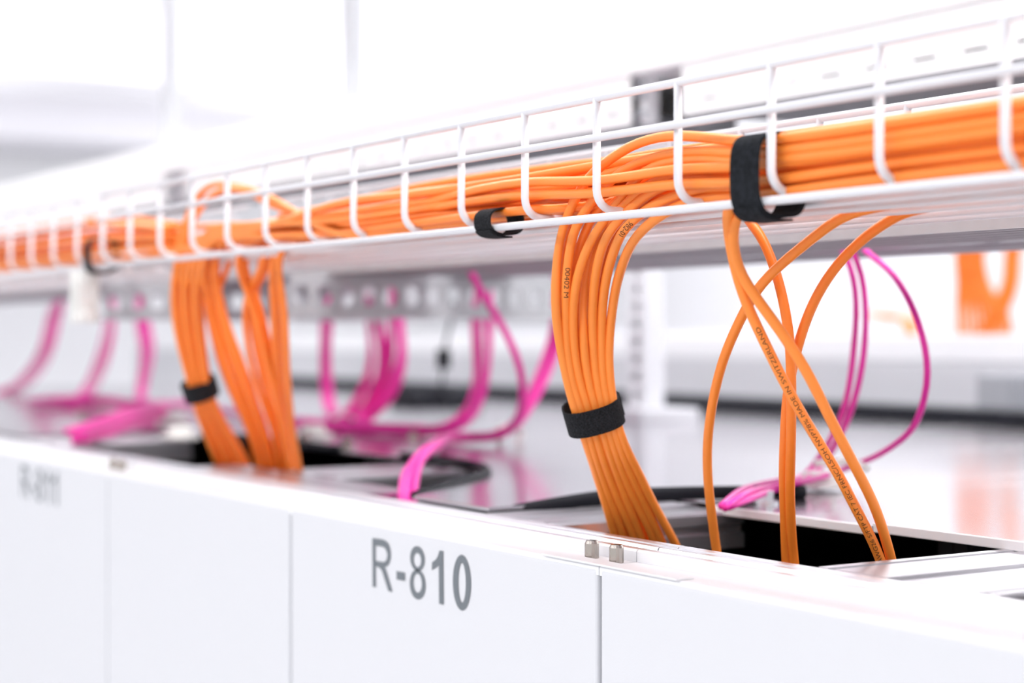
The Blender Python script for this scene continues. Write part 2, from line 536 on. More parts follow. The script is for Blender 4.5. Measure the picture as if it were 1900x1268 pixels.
# second, sheet metal tray behind it, holding the magenta cables
def sheet_tray(sa, sb, label):
    t = thing('sheet_cable_tray', (-(sa + sb) / 2, 1.6, .112), label, 'cable tray')
    for (a, b) in ((1.42, 1.615), (1.665, 1.79)):
        mb = MB().box(-sb, -sa, a, b, .1145, .1185)
        y = a + .012
        while y < b - .01:
            mb.profx([(y, .1147), (y + .004, .1115), (y + .012, .1115), (y + .016, .1147)], -sb, -sa)
            y += .030
        mb.go('tray_bottom', M['tray_sheet'], t)
    MB().box(-sb, -sa, 1.414, 1.420, .1115, .160).go('side_rail', M['galv'], t)
    MB().box(-sb, -sa, 1.790, 1.796, .1115, .160).go('side_rail', M['galv'], t)
    s = sa + .1
    while s < sb:
        MB().box(-s - .012, -s + .012, 1.600, 1.680, .119, .124).go('rung', M['galv'], t)
        s += .35
    return t
sheet_tray(-0.70, 7.0, 'grey sheet metal cable tray behind the white wire tray, above the magenta cables')

# perforated struts carrying the trays
def strut(s, y0, y1, ztop, label):
    t = thing('perforated_strut', (-s, (y0 + y1) / 2, ztop - .078), label, 'strut', 'perforated steel struts')
    h = .078; n = 14
    zm = ztop - h / 2
    # web with real oval holes: built as a strip of cells
    hw, hh = .0150, .0185
    pitch = 0.045
    mb = MB()
    y = y0
    x = -s + .034
    for side in (x,):
        y = y0
        while y < y1 - 1e-6:
            yb = min(y + pitch, y1)
            c = (y + yb) / 2
            if yb - y < pitch * .9:
                mb.box(side - .003, side, y, yb, ztop - h, ztop); break
            m = 24
            def vv(xx, kk, inner):
                q = 2 * math.pi * kk / m
                if inner:
                    cy = hw * math.cos(q); cz = hw * math.sin(q) + math.copysign(hh - hw, math.sin(q)) if abs(math.sin(q)) > 1e-6 else 0
                    return W((xx, c + cy, zm + cz))
                cs, sn = math.cos(q), math.sin(q)
                k2 = 1 / max(abs(cs) / (pitch / 2), abs(sn) / (h / 2))
                return W((xx, c + cs * k2, zm + sn * k2))
            v = []
            for xx in (side, side - .003):
                for inner in (0, 1):
                    for kk in range(m): v.append(vv(xx, kk, inner))
            f = []
            for kk in range(m):
                k2 = (kk + 1) % m
                f.append((kk, k2, m + k2, m + kk))
                f.append((2 * m + kk, 3 * m + kk, 3 * m + k2, 2 * m + k2))
                f.append((m + kk, m + k2, 3 * m + k2, 3 * m + kk))
            mb.add(v, f)
            y = yb
    mb.go('web', M['galv'], t)
    MB().box(x - .052, x - .003, y0, y1, ztop - .004, ztop).go('flange', M['galv'], t)
    MB().box(x - .052, x - .003, y0, y1, ztop - h, ztop - h + .004).go('flange', M['galv'], t)
    return t
strut(2.845, 1.335, 2.02, .1105, 'perforated grey strut under the trays, over the middle of the R-810 rack')
strut(3.50, 1.23, 2.02, .1105, 'perforated grey strut behind the left orange bundles, over the R-811 rack')

# white bracket at the tray joint
t = thing('tray_bracket', (-2.985, 1.01, .02), 'white bracket hanging under the tray joint at the far left', 'bracket')
b = P(175, 500, 1.02)
MB().box(b[0] - .026, b[0] + .022, 1.012, 1.022, .022, .1135).go('back_plate', M['plastic'], t, bevel=.002)
MB().box(b[0] - .026, b[0] - .014, .985, 1.012, .022, .112).box(b[0] + .010, b[0] + .022, .985, 1.012, .022, .112).go('cheek', M['plastic'], t, bevel=.001)
MB().tube([(b[0] - .036, 1.000, .035), (b[0] + .034, 1.000, .035)], .010, 16).go('bolt', M['plastic'], t)
MB().tube([(b[0] - .036, 1.000, .098), (b[0] + .034, 1.000, .098)], .010, 16).go('bolt', M['plastic'], t)

# --------------------------------------------------------- overhead duct
DY = 2.0
t = thing('overhead_duct', (-3.6, DY + .15, .49), 'long white overhead duct running above and behind the trays', 'duct')
MB().box(-9.0, 0.6, DY, DY + .30, .500, .586).go('casing', M['duct'], t, bevel=.004)
sA = SX(1165, DY); gapw = SX(1165, DY) - SX(1262, DY)
edges = [0.1, sA - gapw, sA, sA + 2.4 - gapw, sA + 2.4, sA + 4.8 - gapw, sA + 4.8, 9.0]
labs = ['white slotted duct section over the velcro strap at right', 'white duct section between the two hanger gaps, over R-810',
        'white duct section beyond the far hanger gap', 'white duct section at the far left end']
for i in range(0, 8, 2):
    a, b2 = edges[i], edges[i + 1]
    if i == 0:
        a, b2 = edges[0], edges[1]
    q = thing('slotted_duct_section', (-(a + b2) / 2, DY + .14, .406), labs[i // 2], 'duct', 'slotted duct sections')
    h0, h1 = .406, .500
    # front wall with a row of slots
    mb = MB()
    slot, pit = .05, .105
    zs0, zs1 = .4285, .4335
    mb.box(-b2, -a, DY + .004, DY + .010, h0, zs0).box(-b2, -a, DY + .004, DY + .010, zs1, h1)
    x = -b2
    while x < -a - 1e-6:
        xe = min(x + pit - slot, -a)
        mb.box(x, xe, DY + .004, DY + .010, zs0, zs1)
        x += pit
    mb.go('front_wall', M['duct'], q)
    MB().box(-b2, -a, DY + .27, DY + .276, h0, h1).go('rear_wall', M['duct'], q)
    MB().box(-b2, -a, DY + .012, DY + .268, h0 + .004, h0 + .02).go('underside', M['dark'], q)  # darkened by colour to imitate the shade below the duct
# hanger brackets in the gaps
for sc_, lab in ((sA - gapw / 2, 'grey hanger bracket in the gap of the overhead duct above the trays, right of centre'),
                 (sA + 2.4 - gapw / 2, 'small grey hanger bracket in the duct gap at far left')):
    q = thing('hanger_bracket', (-sc_, DY + .15, .41), lab, 'bracket', 'duct hanger brackets')
    MB().box(-sc_ - .03, -sc_ + gapw * .40, DY + .11, DY + .14, .408, .500).go('plate', M['bracket'], q)
    MB().box(-sc_ - gapw * .42, -sc_ - gapw * .30, DY + .02, DY + .05, .408, .500).go('upright', M['frame'], q)
    for zz in (.425, .46, .485):
        MB().tube([(-sc_ - gapw * .36, DY + .01, zz), (-sc_ - gapw * .36, DY + .02, zz)], .009, 14).go('bolt', M['grey'], q)
for px, lab in ((655, 'thin grey hanger rod from ceiling, nearer the middle of the photo'), (318, 'thin grey hanger rod from ceiling, at the far left')):
    s = SX(px, DY + .15)
    o = MB().tube([(-s, DY + .15, .586), (-s, DY + .15, 2.35)], .031, 16).go('hanger_rod', M['rod'], smooth=True)
    tag(o, lab, 'rod', 'ceiling hanger rods')

# ----------------------------------------------------- orange cables in tray
run_group = 'orange cables lying in the wire tray'
L_RUN = 'orange cable lying in the white wire tray along its whole length'
LS = [0.45, 0.62, 0.80, 0.98, 1.16, 1.32, 1.46, 1.62, 1.80, 2.00, 2.2]
def wob(i, s, a=.0035):
    return a * math.sin(3.1 * s + i * 2.4) , a * math.cos(2.3 * s + i * 1.7)
rng = random.Random(3)
zrow = [.1305, .1405, .1505, .1605, .1705, .1805]
right = []
for j in range(6):
    for i in range(6):
        right.append((1.062 + .0122 * j, zrow[i] + (.004 if j % 2 else 0)))
left = []
for j in range(5):
    for i in range(5):
        left.append((1.0225 + .0122 * j + (.005 if i % 2 else 0), .1300 + .0098 * i))
left += [(1.0835 + .0122 * j, .1300 + .0098 * i) for j in range(2) for i in range(5)]
# keep neighbours roughly together but shuffle a little so that the pile looks braided
order = list(range(30))
for _ in range(14):
    a = rng.randrange(20); order[a], order[a + 1] = order[a + 1], order[a]
lorder = list(range(30))
for _ in range(10):
    a = rng.randrange(20); lorder[a], lorder[a + 1] = lorder[a + 1], lorder[a]

def run_pts(i, s_end):
    pts = []
    ry, rz = right[order[i]]
    ly, lz = left[lorder[i]]
    for s in LS:
        if s > s_end: break
        t = interp(s, [1.40, 1.74], [0, 1])
        t = t * t * (3 - 2 * t)
        wy, wz = wob(i, s)
        y = lerp(ry, ly, t) + abs(wy); z = lerp(rz, lz, t) + max(wz, -.001)
        spread = interp(s, [.45, 1.0], [1.25, 1.0])
        pts.append((-s, 1.055 + (y - 1.055) * spread if s < 1.1 else y, z))
    return pts

# six of them drop in the strapped bundle at left, ten in the loose bundles beside it
idx = 0
for k in range(6):
    pts = run_pts(idx, 2.05); idx += 1
    yk = [1.028, 1.030, 1.034, 1.032, 1.038, 1.036][k]
    if k == 0:
        tail = [(500, 366, 1.05), (440, 345, 1.06), (385, 347, 1.06), (357, 380, 1.05), (340, 430, 1.035)]
    elif k == 1:
        tail = [(505, 380, 1.055), (450, 352, 1.055), (395, 360, 1.05), (362, 400, 1.04), (347, 440, 1.035)]
    else:
        tail = [(455, 404 + 7 * k, 1.035), (398, 408 + 7 * k, 1.03), (356 + 6 * k, 446 + 3 * k, 1.03)]
    bb = .012 * (k % 2)
    tail += [(327 + 10 * k, 490, yk), (321 + 10 * k, 560, 1.045 + bb), (333 + 9 * k, 640, 1.065 + bb), (350 + 7 * k, 700, 1.085 + bb),
             (361 + 7 * k, 745, 1.10 + bb), (380 + 9 * k, 800, 1.14 + bb), (404 + 11 * k, 862, 1.19 + bb), (412 + 12 * k, 905, 1.21 + bb)]
    for q in tail:
        cx = interp(q[1], [490, 560, 640, 700, 745, 800, 862], [352, 346, 355, 368, 379, 402, 432])
        wq = interp(q[1], [490, 600], [0, 1])
        pts.append(P(q[0], q[1], q[2] + wq * (q[0] - cx) * .00075))
    cable(pts, M['orange'], 'orange cable in the blurred bundle with a black strap left of the R-810 panel', 'cable', 'strapped orange bundle at left')
A0 = [382, 392, 402, 425, 440, 488, 498, 508, 516, 452, 376, 386, 396, 505, 514, 484]
A1 = [388, 399, 412, 402, 470, 455, 466, 518, 527, 482, 384, 394, 406, 507, 514, 476]
A2 = [425, 438, 455, 444, 500, 470, 485, 525, 533, 508, 414, 422, 446, 513, 520, 493]
A3 = [470, 481, 492, 478, 526, 508, 517, 536, 543, 524, 462, 475, 487, 530, 537, 514]
A4 = [486, 496, 507, 494, 538, 520, 530, 546, 554, 534, 478, 490, 501, 541, 548, 526]
for k in range(16):
    pts = run_pts(idx, 1.80 if A0[k] > 470 else 1.95); idx += 1
    yk = 1.05 + .011 * (k % 4)
    tail = [(A0[k] + 45, 440 - 4 * (k % 4), yk), (A0[k] + 8, 462, yk), (A0[k], 490, yk), (A1[k], 570, yk + .02), (A2[k], 690, yk + .06), (A3[k], 800, yk + .12),
            (A4[k], 862, yk + .155), (A4[k] + 6, 905, yk + .17)]
    pts += [P(*q) for q in tail]
    cable(pts, M['orange_b'], 'orange cable in the loose unstrapped bundle dropping right of the strapped left bundle', 'cable', 'loose orange bundle at left')
# the rest carry on to the far end of the tray
for k in range(5):
    pts = run_pts(idx, 2.2); idx += 1
    for s in (2.5, 2.8, 3.2, 3.7, 4.3, 5.0, 5.8, 6.8):
        wy, wz = wob(idx, s, .006)
        pts.append((-s, 1.03 + .014 * k + abs(wy), .131 + .011 * (k % 4) + abs(wz)))
    cable(pts, M['orange'], L_RUN, 'cable', run_group, step=.05)
for k in range(11):      # cables joining the far tray from the left
    pts = []
    for s in (2.62, 2.9, 3.2, 3.7, 4.3, 5.0, 5.8, 6.8):
        wy, wz = wob(k + 30, s, .005)
        g = interp(s, [2.6, 2.95], [.55, 1])
        pts.append((-s, 1.025 + .013 * (k % 4) + abs(wy), .131 + g * (.0125 * (k // 2) + .012) + abs(wz)))
    cable(pts, M['orange'], 'orange cable in the blurred pile of the far tray over the R-811 rack', 'cable', 'orange cables in the far tray', step=.05)

# two cables lying in front of the dropping bundle, one thin one above the pile
for pts, lab in (
    ([(1760, 262, 1.025), (1600, 283, 1.021), (1400, 308, 1.018), (1260, 314, 1.0165), (1110, 335, 1.0165), (980, 338, 1.018), (900, 349, 1.022), (800, 372, 1.03), (700, 385, 1.04), (560, 408, 1.045)],
     'orange cable crossing in front of the dropping bundle, upper of two at the tray side'),
    ([(1760, 293, 1.025), (1600, 312, 1.021), (1400, 338, 1.018), (1260, 342, 1.0165), (1100, 359, 1.0165), (980, 362, 1.018), (900, 370, 1.02), (800, 386, 1.028), (700, 398, 1.036), (560, 420, 1.045)],
     'orange cable crossing in front of the dropping bundle, lower of two at the tray side'),
    ([(1700, 222, 1.15), (1500, 262, 1.15), (1300, 288, 1.15), (1098, 302, 1.15), (980, 317, 1.14), (870, 332, 1.12), (760, 350, 1.10), (640, 378, 1.08), (520, 402, 1.06)],
     'single thin-looking orange cable lying highest in the tray left of the bend'),
    ([(1880, 205, 1.12), (1750, 218, 1.115), (1600, 240, 1.11), (1480, 262, 1.105), (1400, 272, 1.10), (1300, 290, 1.10), (1200, 318, 1.10), (1100, 345, 1.09)],
     'orange cable on top of the pile at the right edge of the tray'),
    ([(1890, 196, 1.10), (1750, 213, 1.09), (1640, 232, 1.08), (1520, 256, 1.075), (1400, 276, 1.072), (1300, 292, 1.075)],
     'topmost orange cable rising towards the right edge of the photo')):
    p2 = [P(*q) for q in pts]
    if pts[0][0] > 1650:
        a = p2[0]; p2 = [(-.45, a[1], a[2]), (-.7, a[1], a[2])] + p2 if pts[0][0] < 1890 else [(-.45, a[1], a[2])] + p2
    cable(p2, M['orange'], lab, 'cable', run_group)
# low cables gathered by the small strap
for k, (dy, yy) in enumerate(((0, 1.0130), (6, 1.0240))):
    pts = [(1300, 372 + dy * .4, 1.055), (1150, 375 + dy * .4, 1.05), (1050, 387, 1.035), (980, 390, yy), (940, 393.5, yy), (908, 397.5, yy), (870, 402, yy), (830, 407, yy + .004), (740, 419, yy + .004), (640, 432, yy + .01), (560, 440, 1.05)]
    cable([P(*q) for q in pts], M['orange_b'], 'low orange cable held to the bottom tray wire by the small black strap', 'cable', 'cables under the small strap')

# ----------------------------------------------- bundle dropping at centre
CB = [
 [(1400, 262), (1320, 256), (1240, 252), (1170, 271), (1118, 306), (1091, 330), (1066, 370), (1053, 402), (1045, 425), (1038, 455), (1032, 500), (1030, 560), (1035, 620), (1047, 680), (1062, 745), (1083, 806), (1110, 890), (1140, 990), (1152, 1040)],
 [(1400, 284), (1310, 281), (1240, 286), (1170, 309), (1125, 342), (1088, 388), (1067, 423), (1060, 451), (1053, 494), (1050, 540), (1049, 600), (1056, 680), (1073, 745), (1092, 806), (1122, 900), (1157, 993), (1170, 1045)],
 [(1400, 300), (1300, 296), (1230, 304), (1185, 326), (1146, 378), (1112, 422), (1093, 453), (1077, 494), (1066, 538), (1062, 590), (1064, 640), (1073, 700), (1087, 745), (1104, 806), (1136, 900), (1176, 996), (1190, 1045)],
 [(1400, 316), (1300, 316), (1230, 330), (1185, 356), (1146, 395), (1117, 428), (1100, 458), (1089, 500), (1083, 550), (1082, 620), (1088, 690), (1101, 745), (1119, 806), (1152, 900), (1190, 998), (1202, 1045)],
 [(1400, 332), (1290, 332), (1220, 350), (1172, 385), (1135, 423), (1119, 453), (1108, 494), (1102, 536), (1099, 600), (1104, 690), (1114, 745), (1131, 806), (1165, 900), (1214, 1003), (1226, 1050)],
 [(1400, 347), (1300, 350), (1245, 366), (1195, 392), (1158, 424), (1145, 451), (1130, 494), (1121, 536), (1116, 600), (1117, 690), (1125, 745), (1141, 806), (1180, 900), (1228, 1005), (1242, 1050)],
 [(1400, 362), (1320, 366), (1275, 376), (1232, 395), (1195, 423), (1172, 451), (1154, 494), (1142, 536), (1133, 600), (1129, 650), (1131, 700), (1137, 745), (1150, 806), (1186, 880), (1220, 950), (1252, 1006), (1268, 1045)],
]
front_name = ['leftmost', 'second from left', 'third from left', 'middle', 'third from right', 'second from right', 'rightmost']
def b_y(py, px, c, depth):
    y = interp(py, [380, 420, 560, 745, 806, 1000, 1050], [1.032, 1.032, 1.055, 1.085, 1.095, 1.195, 1.215])
    # lay the fan out across the line of sight
    cx = interp(py, [420, 500, 600, 745, 806, 900, 1000], [1120, 1085, 1080, 1100, 1118, 1150, 1195])
    w = interp(py, [430, 560], [0, 1])
    return y + w * (px - cx) * .00049 + depth
curves = {}
for c, pts in enumerate(CB):
    out = []
    seen_drop = False
    for i, (px, py) in enumerate(pts):
        if px >= 1060 and py < 400 and not (c == 0 and i > 5):
            y = 1.0175 if c < 3 else 1.0295
            if px < 1350: y = lerp(y, 1.034, interp(px, [1150, 1350], [1, .25]))
            out.append(P(px, py, y))
        else:
            out.append(P(px, py, b_y(py, px, c, .011 if c == 3 and py < 600 else .0)))
    a = out[0]
    out = [(-.45, a[1] + .01, a[2] + .002 * c - .004), (-.8, a[1] + .002, a[2])] + out
    curves[c] = cable(out, M['orange'], 'orange cable %s in the central strapped bundle dropping into the rack' % front_name[c], 'cable', 'central strapped orange bundle')
# inner cables behind the visible ones
INN = [(0, 1), (1, 2), (2, 3), (3, 4), (4, 5)]
for n_, (a, b) in enumerate(INN):
    pa, pb = CB[a], CB[b]
    out = []
    for py in (430, 480, 540, 600, 680, 745, 806, 900, 990, 1045):
        def at(pp):
            ys = [q[1] for q in pp if q[1] >= 395]; xs = [q[0] for q in pp if q[1] >= 395]
            return interp(py, ys, xs)
        px = (at(pa) + at(pb)) / 2
        out.append(P(px, py, b_y(py, px, a, interp(py, [430, 560, 1045], [.012, .0125, .013]))))
    q = out[0]
    zz = .1335 + .0055 * n_
    head = [(-.45, 1.052, zz + .01), (-.8, 1.050, zz + .004), (-1.10, 1.050, zz), (q[0] + .10, 1.050, zz), (q[0] + .030, 1.046, zz - .004)]
    cable(head + out, M['orange_b'], 'orange cable hidden in the back of the central strapped bundle', 'cable', 'inner cables of the central bundle')

# ------------------------------------------------------ loose cables, right
LOOSE = [
 ('orange cable printed with its specification, slanting down to the right opening', 'orange',
  [(1400, 364, 1.0185), (1372, 366, 1.0185), (1356, 378, 1.021), (1350, 396, 1.026), (1356, 459, 1.045), (1378, 545, 1.065), (1413, 624, 1.085), (1458, 715, 1.11), (1505, 798, 1.14), (1555, 880, 1.17), (1585, 938, 1.195), (1613, 992, 1.22), (1634, 1040, 1.24), (1648, 1085, 1.255)],
  [(-.45, 1.0165, .131), (-.8, 1.0165, .1275), (-1.05, 1.0175, .1265)]),
 ('unprinted orange cable slanting right beside the printed one, looping over at its top', 'orange',
  [(1404, 368, 1.0335), (1384, 374, 1.034), (1368, 396, 1.034), (1361, 425, 1.035), (1362, 465, 1.045), (1376, 512, 1.058), (1401, 550, 1.068), (1446, 612, 1.085), (1494, 685, 1.105), (1541, 778, 1.135), (1578, 850, 1.165), (1599, 890, 1.185), (1626, 948, 1.215), (1653, 1036, 1.252), (1664, 1085, 1.265)],
  [(-.45, 1.040, .130), (-.8, 1.034, .1275), (-1.02, 1.0335, .1265)]),
 ('orange cable with a kink under the tray, hanging straight behind the slanting pair', 'orange_b',
  [(1385, 400, 1.175), (1402, 424, 1.165), (1418, 450, 1.165), (1441, 510, 1.165), (1457, 577, 1.165), (1465, 632, 1.168), (1468, 700, 1.175), (1468, 800, 1.19), (1466, 900, 1.21), (1468, 980, 1.23), (1473, 1040, 1.245), (1478, 1085, 1.25)],
  [(-.45, 1.09, .134), (-.9, 1.145, .130), (-1.2, 1.175, .1285)]),
 ('single orange cable bowing out to the left of the loose group', 'orange',
  [(1600, 390, 1.15), (1553, 409, 1.15), (1492, 455, 1.145), (1437, 502, 1.14), (1405, 538, 1.14), (1374, 593, 1.145), (1342, 668, 1.155), (1321, 754, 1.17), (1313, 820, 1.18), (1313, 880, 1.19), (1318, 935, 1.20), (1328, 1012, 1.22), (1335, 1065, 1.23)],
  [(-.45, 1.15, .133), (-.75, 1.15, .1295), (-.90, 1.15, .1285)]),
 ('orange cable curving from the right under the tray, down behind the slanting pair', 'orange_b',
  [(1705, 388, 1.195), (1665, 401, 1.195), (1606, 440, 1.19), (1555, 490, 1.185), (1516, 549, 1.183), (1491, 608, 1.182), (1475, 664, 1.183), (1461, 735, 1.19), (1456, 813, 1.20), (1454, 880, 1.21), (1456, 960, 1.225), (1459, 1040, 1.24), (1461, 1085, 1.245)],
  [(-.45, 1.20, .133), (-.72, 1.20, .1295)]),
]
loose_curves = []
for lab, m, pts, head in LOOSE:
    loose_curves.append(cable(head + [P(*q) for q in pts], M[m], lab, 'cable', 'loose orange cables under the tray', r=.0051, n=16, step=.012))

# print on the cables: letters wrapped round the jacket
def text_mesh(s, size):
    cu = bpy.data.curves.new('t', 'FONT')
    cu.body = s; cu.size = size; cu.align_y = 'CENTER'; cu.offset = 0.0
    o = bpy.data.objects.new('t', cu); COL.objects.link(o)
    dg = bpy.context.evaluated_depsgraph_get()
    me = bpy.data.meshes.new_from_object(o.evaluated_get(dg))
    bm = bmesh.new(); bm.from_mesh(me)
    bmesh.ops.triangulate(bm, faces=bm.faces[:])
    bmesh.ops.subdivide_edges(bm, edges=[e for e in bm.edges if e.calc_length() > size * .12], cuts=2)
    v = [(q.co.x, q.co.y) for q in bm.verts]; f = [tuple(x.index for x in q.verts) for q in bm.faces]
    bm.verts.index_update()
    f = [tuple(x.index for x in q.verts) for q in bm.faces]
    bm.free()
    bpy.data.objects.remove(o); bpy.data.curves.remove(cu); bpy.data.meshes.remove(me)
    return v, f

CAMP = W((0, 0, 0))
def print_on(cab, text, start_py, up, size, r, stretch=1.0, shift=0.0, flip=False):
    """text runs along the cable from the image row start_py; up=-1 reads upwards"""
    o, c = cab
    pts = [W(p) for p in c]
    cum = [0.0]
    for i in range(1, len(pts)): cum.append(cum[-1] + (pts[i] - pts[i - 1]).length)
    def row(p):
        d = Vector((p.x, p.y, p.z)) - CAMP
        dep = -d.x * math.cos(TH) + d.y * math.sin(TH)
        return HOR - d.z / dep * FPX
    L0 = None
    for i in range(len(pts) - 1, 0, -1):
        if row(pts[i]) >= start_py and row(pts[i - 1]) < start_py:
            L0 = cum[i]; break
    if L0 is None: return
    v, f = text_mesh(text, size)
    out = []
    for x, y in v:
        L = L0 + up * x * stretch
        i = 1
        while i < len(cum) - 1 and cum[i] < L: i += 1
        t = (L - cum[i - 1]) / max(cum[i] - cum[i - 1], 1e-9)
        p = pts[i - 1].lerp(pts[i], t)
        tan = (pts[min(i + 1, len(pts) - 1)] - pts[max(i - 2, 0)]).normalized()
        view = (CAMP - p); view = (view - tan * view.dot(tan)).normalized()
        side = view.cross(tan) * up           # across the cable
        a = (y / r) * 1.0 + shift
        out.append(p + (view * math.cos(a) + side * (math.sin(a))) * (r * 1.025))
    b = build('printed_text', out, f, M['ink'], o)
    b['label'] = 'dark printed lettering on the jacket'
    return b

RM = .0051 * K
print_on(loose_curves[0], 'AWG26 S/FTP CAT 7 IEC FRNC/LSOH NVP78% MADE IN SWITZERLAND', 1030, -1, .0034, RM, stretch=1.50)
print_on(curves[1], '00402 M', 474, 1, .0043, .005 * K, stretch=1.25)
print_on(curves[5], '982-01', 404, 1, .0046, .005 * K, stretch=1.2)

# -------------------------------------------------------------------- straps
def loop_strap(name, ctr, ax_u, ax_v, n_dir, a, b, width, thick, label, group=None, m='velcro', tail=True, sq=2.0):
    """band round an ellipse with semi axes a (along u) and b (along v), width along n; world metres"""
    n = 56; v = []; f = []
    ax_u = Vector(ax_u).normalized(); ax_v = Vector(ax_v).normalized(); n_dir = Vector(n_dir).normalized()
    rings = []
    for k in range(n):
        t = 2 * math.pi * k / n
        cu = math.copysign(abs(math.cos(t)) ** (2 / sq), math.cos(t)); sv = math.copysign(abs(math.sin(t)) ** (2 / sq), math.sin(t))
        d = ax_u * a * cu + ax_v * b * sv
        o_ = ax_u * (a + thick) * cu + ax_v * (b + thick) * sv
        for q in (d, o_):
            for w in (-width / 2, width / 2):
                v.append(ctr + q + n_dir * w)
    for k in range(n):
        i = 4 * k; j = 4 * ((k + 1) % n)
        f += [(i + 2, j + 2, j + 3, i + 3), (i, i + 1, j + 1, j), (i, j, j + 2, i + 2), (i + 1, i + 3, j + 3, j + 1)]
    t_ = None
    if tail:
        t_ = bpy.data.objects.new(name, None); t_.location = ctr; t_.empty_display_size = .02; COL.objects.link(t_)
        tag(t_, label, 'strap', group)
        build('band', v, f, M[m], t_, smooth=False)
        # overlapping free end
        v = []; f = []
        k0, k1 = int(n * tail[0]), int(n * tail[1])
        for k in range(k0, k1 + 1):
            t = 2 * math.pi * k / n
            cu = math.copysign(abs(math.cos(t)) ** (2 / sq), math.cos(t)); sv = math.copysign(abs(math.sin(t)) ** (2 / sq), math.sin(t))
            e = thick * (1.05 + .4 * (k - k0) / max(1, k1 - k0))
            for th in (e, e + thick * .9):
                q = ax_u * (a + th) * cu + ax_v * (b + th) * sv
                for w in (-width * .47, width * .47): v.append(ctr + q + n_dir * w)
        for k in range(k1 - k0):
            i = 4 * k; j = 4 * (k + 1)
            f += [(i + 2, j + 2, j + 3, i + 3), (i, i + 1, j + 1, j), (i, j, j + 2, i + 2), (i + 1, i + 3, j + 3, j + 1)]
        f += [(0, 2, 3, 1), (4 * (k1 - k0), 4 * (k1 - k0) + 1, 4 * (k1 - k0) + 3, 4 * (k1 - k0) + 2)]
        build('free_end', v, f, M[m], t_)
        return t_
    o = build(name, v, f, M[m])
    return tag(o, label, 'strap', group)

# central bundle strap
pc = W(P(1101, 769, 1.0935))
pu = W(P(1088, 700, 1.075)); pd = W(P(1117, 806, 1.100))
ax = (pd - pu).normalized()
view = (pc - CAMP); view = (view - ax * view.dot(ax)).normalized()
sidev = ax.cross(view).normalized()
loop_strap('cable_strap', pc, sidev, view, ax, .0298 * K, .0265 * K, .0285 * K, .0012, 'black velcro strap round the central dropping bundle of orange cables', 'black velcro straps', tail=(.05, .30), sq=2.5)
# strap round the left bundle
pc = W(P(371, 722, 1.097)); pu = W(P(358, 680, 1.085)); pd = W(P(385, 765, 1.115)); ax = (pd - pu).normalized()
view = (pc - CAMP); view = (view - ax * view.dot(ax)).normalized(); sidev = ax.cross(view).normalized()
loop_strap('cable_strap', pc, sidev, view, ax, .0265 * K, .0250 * K, .0300 * K, .0012, 'blurred black strap round the orange bundle at left', 'black velcro straps', tail=(.05, .3))
# big strap on the tray
s = 1.171
loop_strap('cable_strap', W((-s, 1.0185, .1405)), (0, 1, 0), (0, 0, 1), (1, 0, 0), .0265 * K, .0350 * K, .0370 * K, .0014, 'largest black strap, wrapped round the orange pile and bottom wire of the tray', 'black velcro straps', m='suede', tail=(.62, .80), sq=3.4)
# small strap on the tray
s = SX(908, 1.0)
loop_strap('cable_strap', W((-s, 1.0125, .1236)), (0, 1, 0), (0, 0, 1), (1, 0, 0), .0205 * K, .0130 * K, .0320 * K, .0012, 'small black strap tying low cables to the tray bottom wire, below centre top', 'black velcro straps', tail=(.60, .80), sq=2.6)
s = SX(171, 1.0)
loop_strap('cable_strap', W((-s, 1.017, .137)), (0, 1, 0), (0, 0, 1), (1, 0, 0), .0250 * K, .028 * K, .030 * K, .0012, 'blurred black strap at the tray joint, far left', 'black velcro straps', m='suede', tail=(.60, .80), sq=3)

# ------------------------------------------------------------ magenta cables
RP = .0042
def pink_single(pts, lab, r=RP):
    return cable(pts, M['pink'], lab, 'cable', 'thin magenta cables at right', r=r, name='magenta_cable')
zz = ZP + PT + .0035 + RP + .004
pink_single([(-1.9, 1.64, .126), (-1.70, 1.64, .126), P(1556, 452, 1.64), P(1572, 478, 1.64), P(1588, 540, 1.64), P(1585, 640, 1.66), P(1566, 760, 1.69), P(1520, 850, 1.72), PZ(1490, 884, zz), PZ(1440, 893, zz + .004), PZ(1380, 908, zz + .004), PZ(1338, 940, zz - .004)], 'thin magenta cable hanging leftmost of three behind the loose orange cables')
pink_single([(-1.9, 1.65, .135), (-1.66, 1.65, .130), P(1574, 452, 1.65), P(1594, 490, 1.65), P(1606, 560, 1.65), P(1600, 680, 1.66), P(1573, 780, 1.68), P(1535, 850, 1.71), PZ(1496, 890, zz + .006), PZ(1440, 908, zz + .002), PZ(1395, 925, zz + .002), PZ(1352, 942, zz - .004)], 'thin magenta cable hanging in the middle of three behind the loose orange cables')
pink_single([(-1.9, 1.655, .145), (-1.63, 1.655, .132), P(1598, 452, 1.65), P(1660, 512, 1.62), P(1705, 600, 1.60), P(1722, 690, 1.60), P(1702, 782, 1.62), P(1645, 836, 1.66), P(1570, 869, 1.72), PZ(1500, 892, zz + .010), PZ(1420, 906, zz + .006), PZ(1375, 922, zz + .006), PZ(1345, 944, zz - .004)], 'magenta cable swinging out in a wide loop at right')
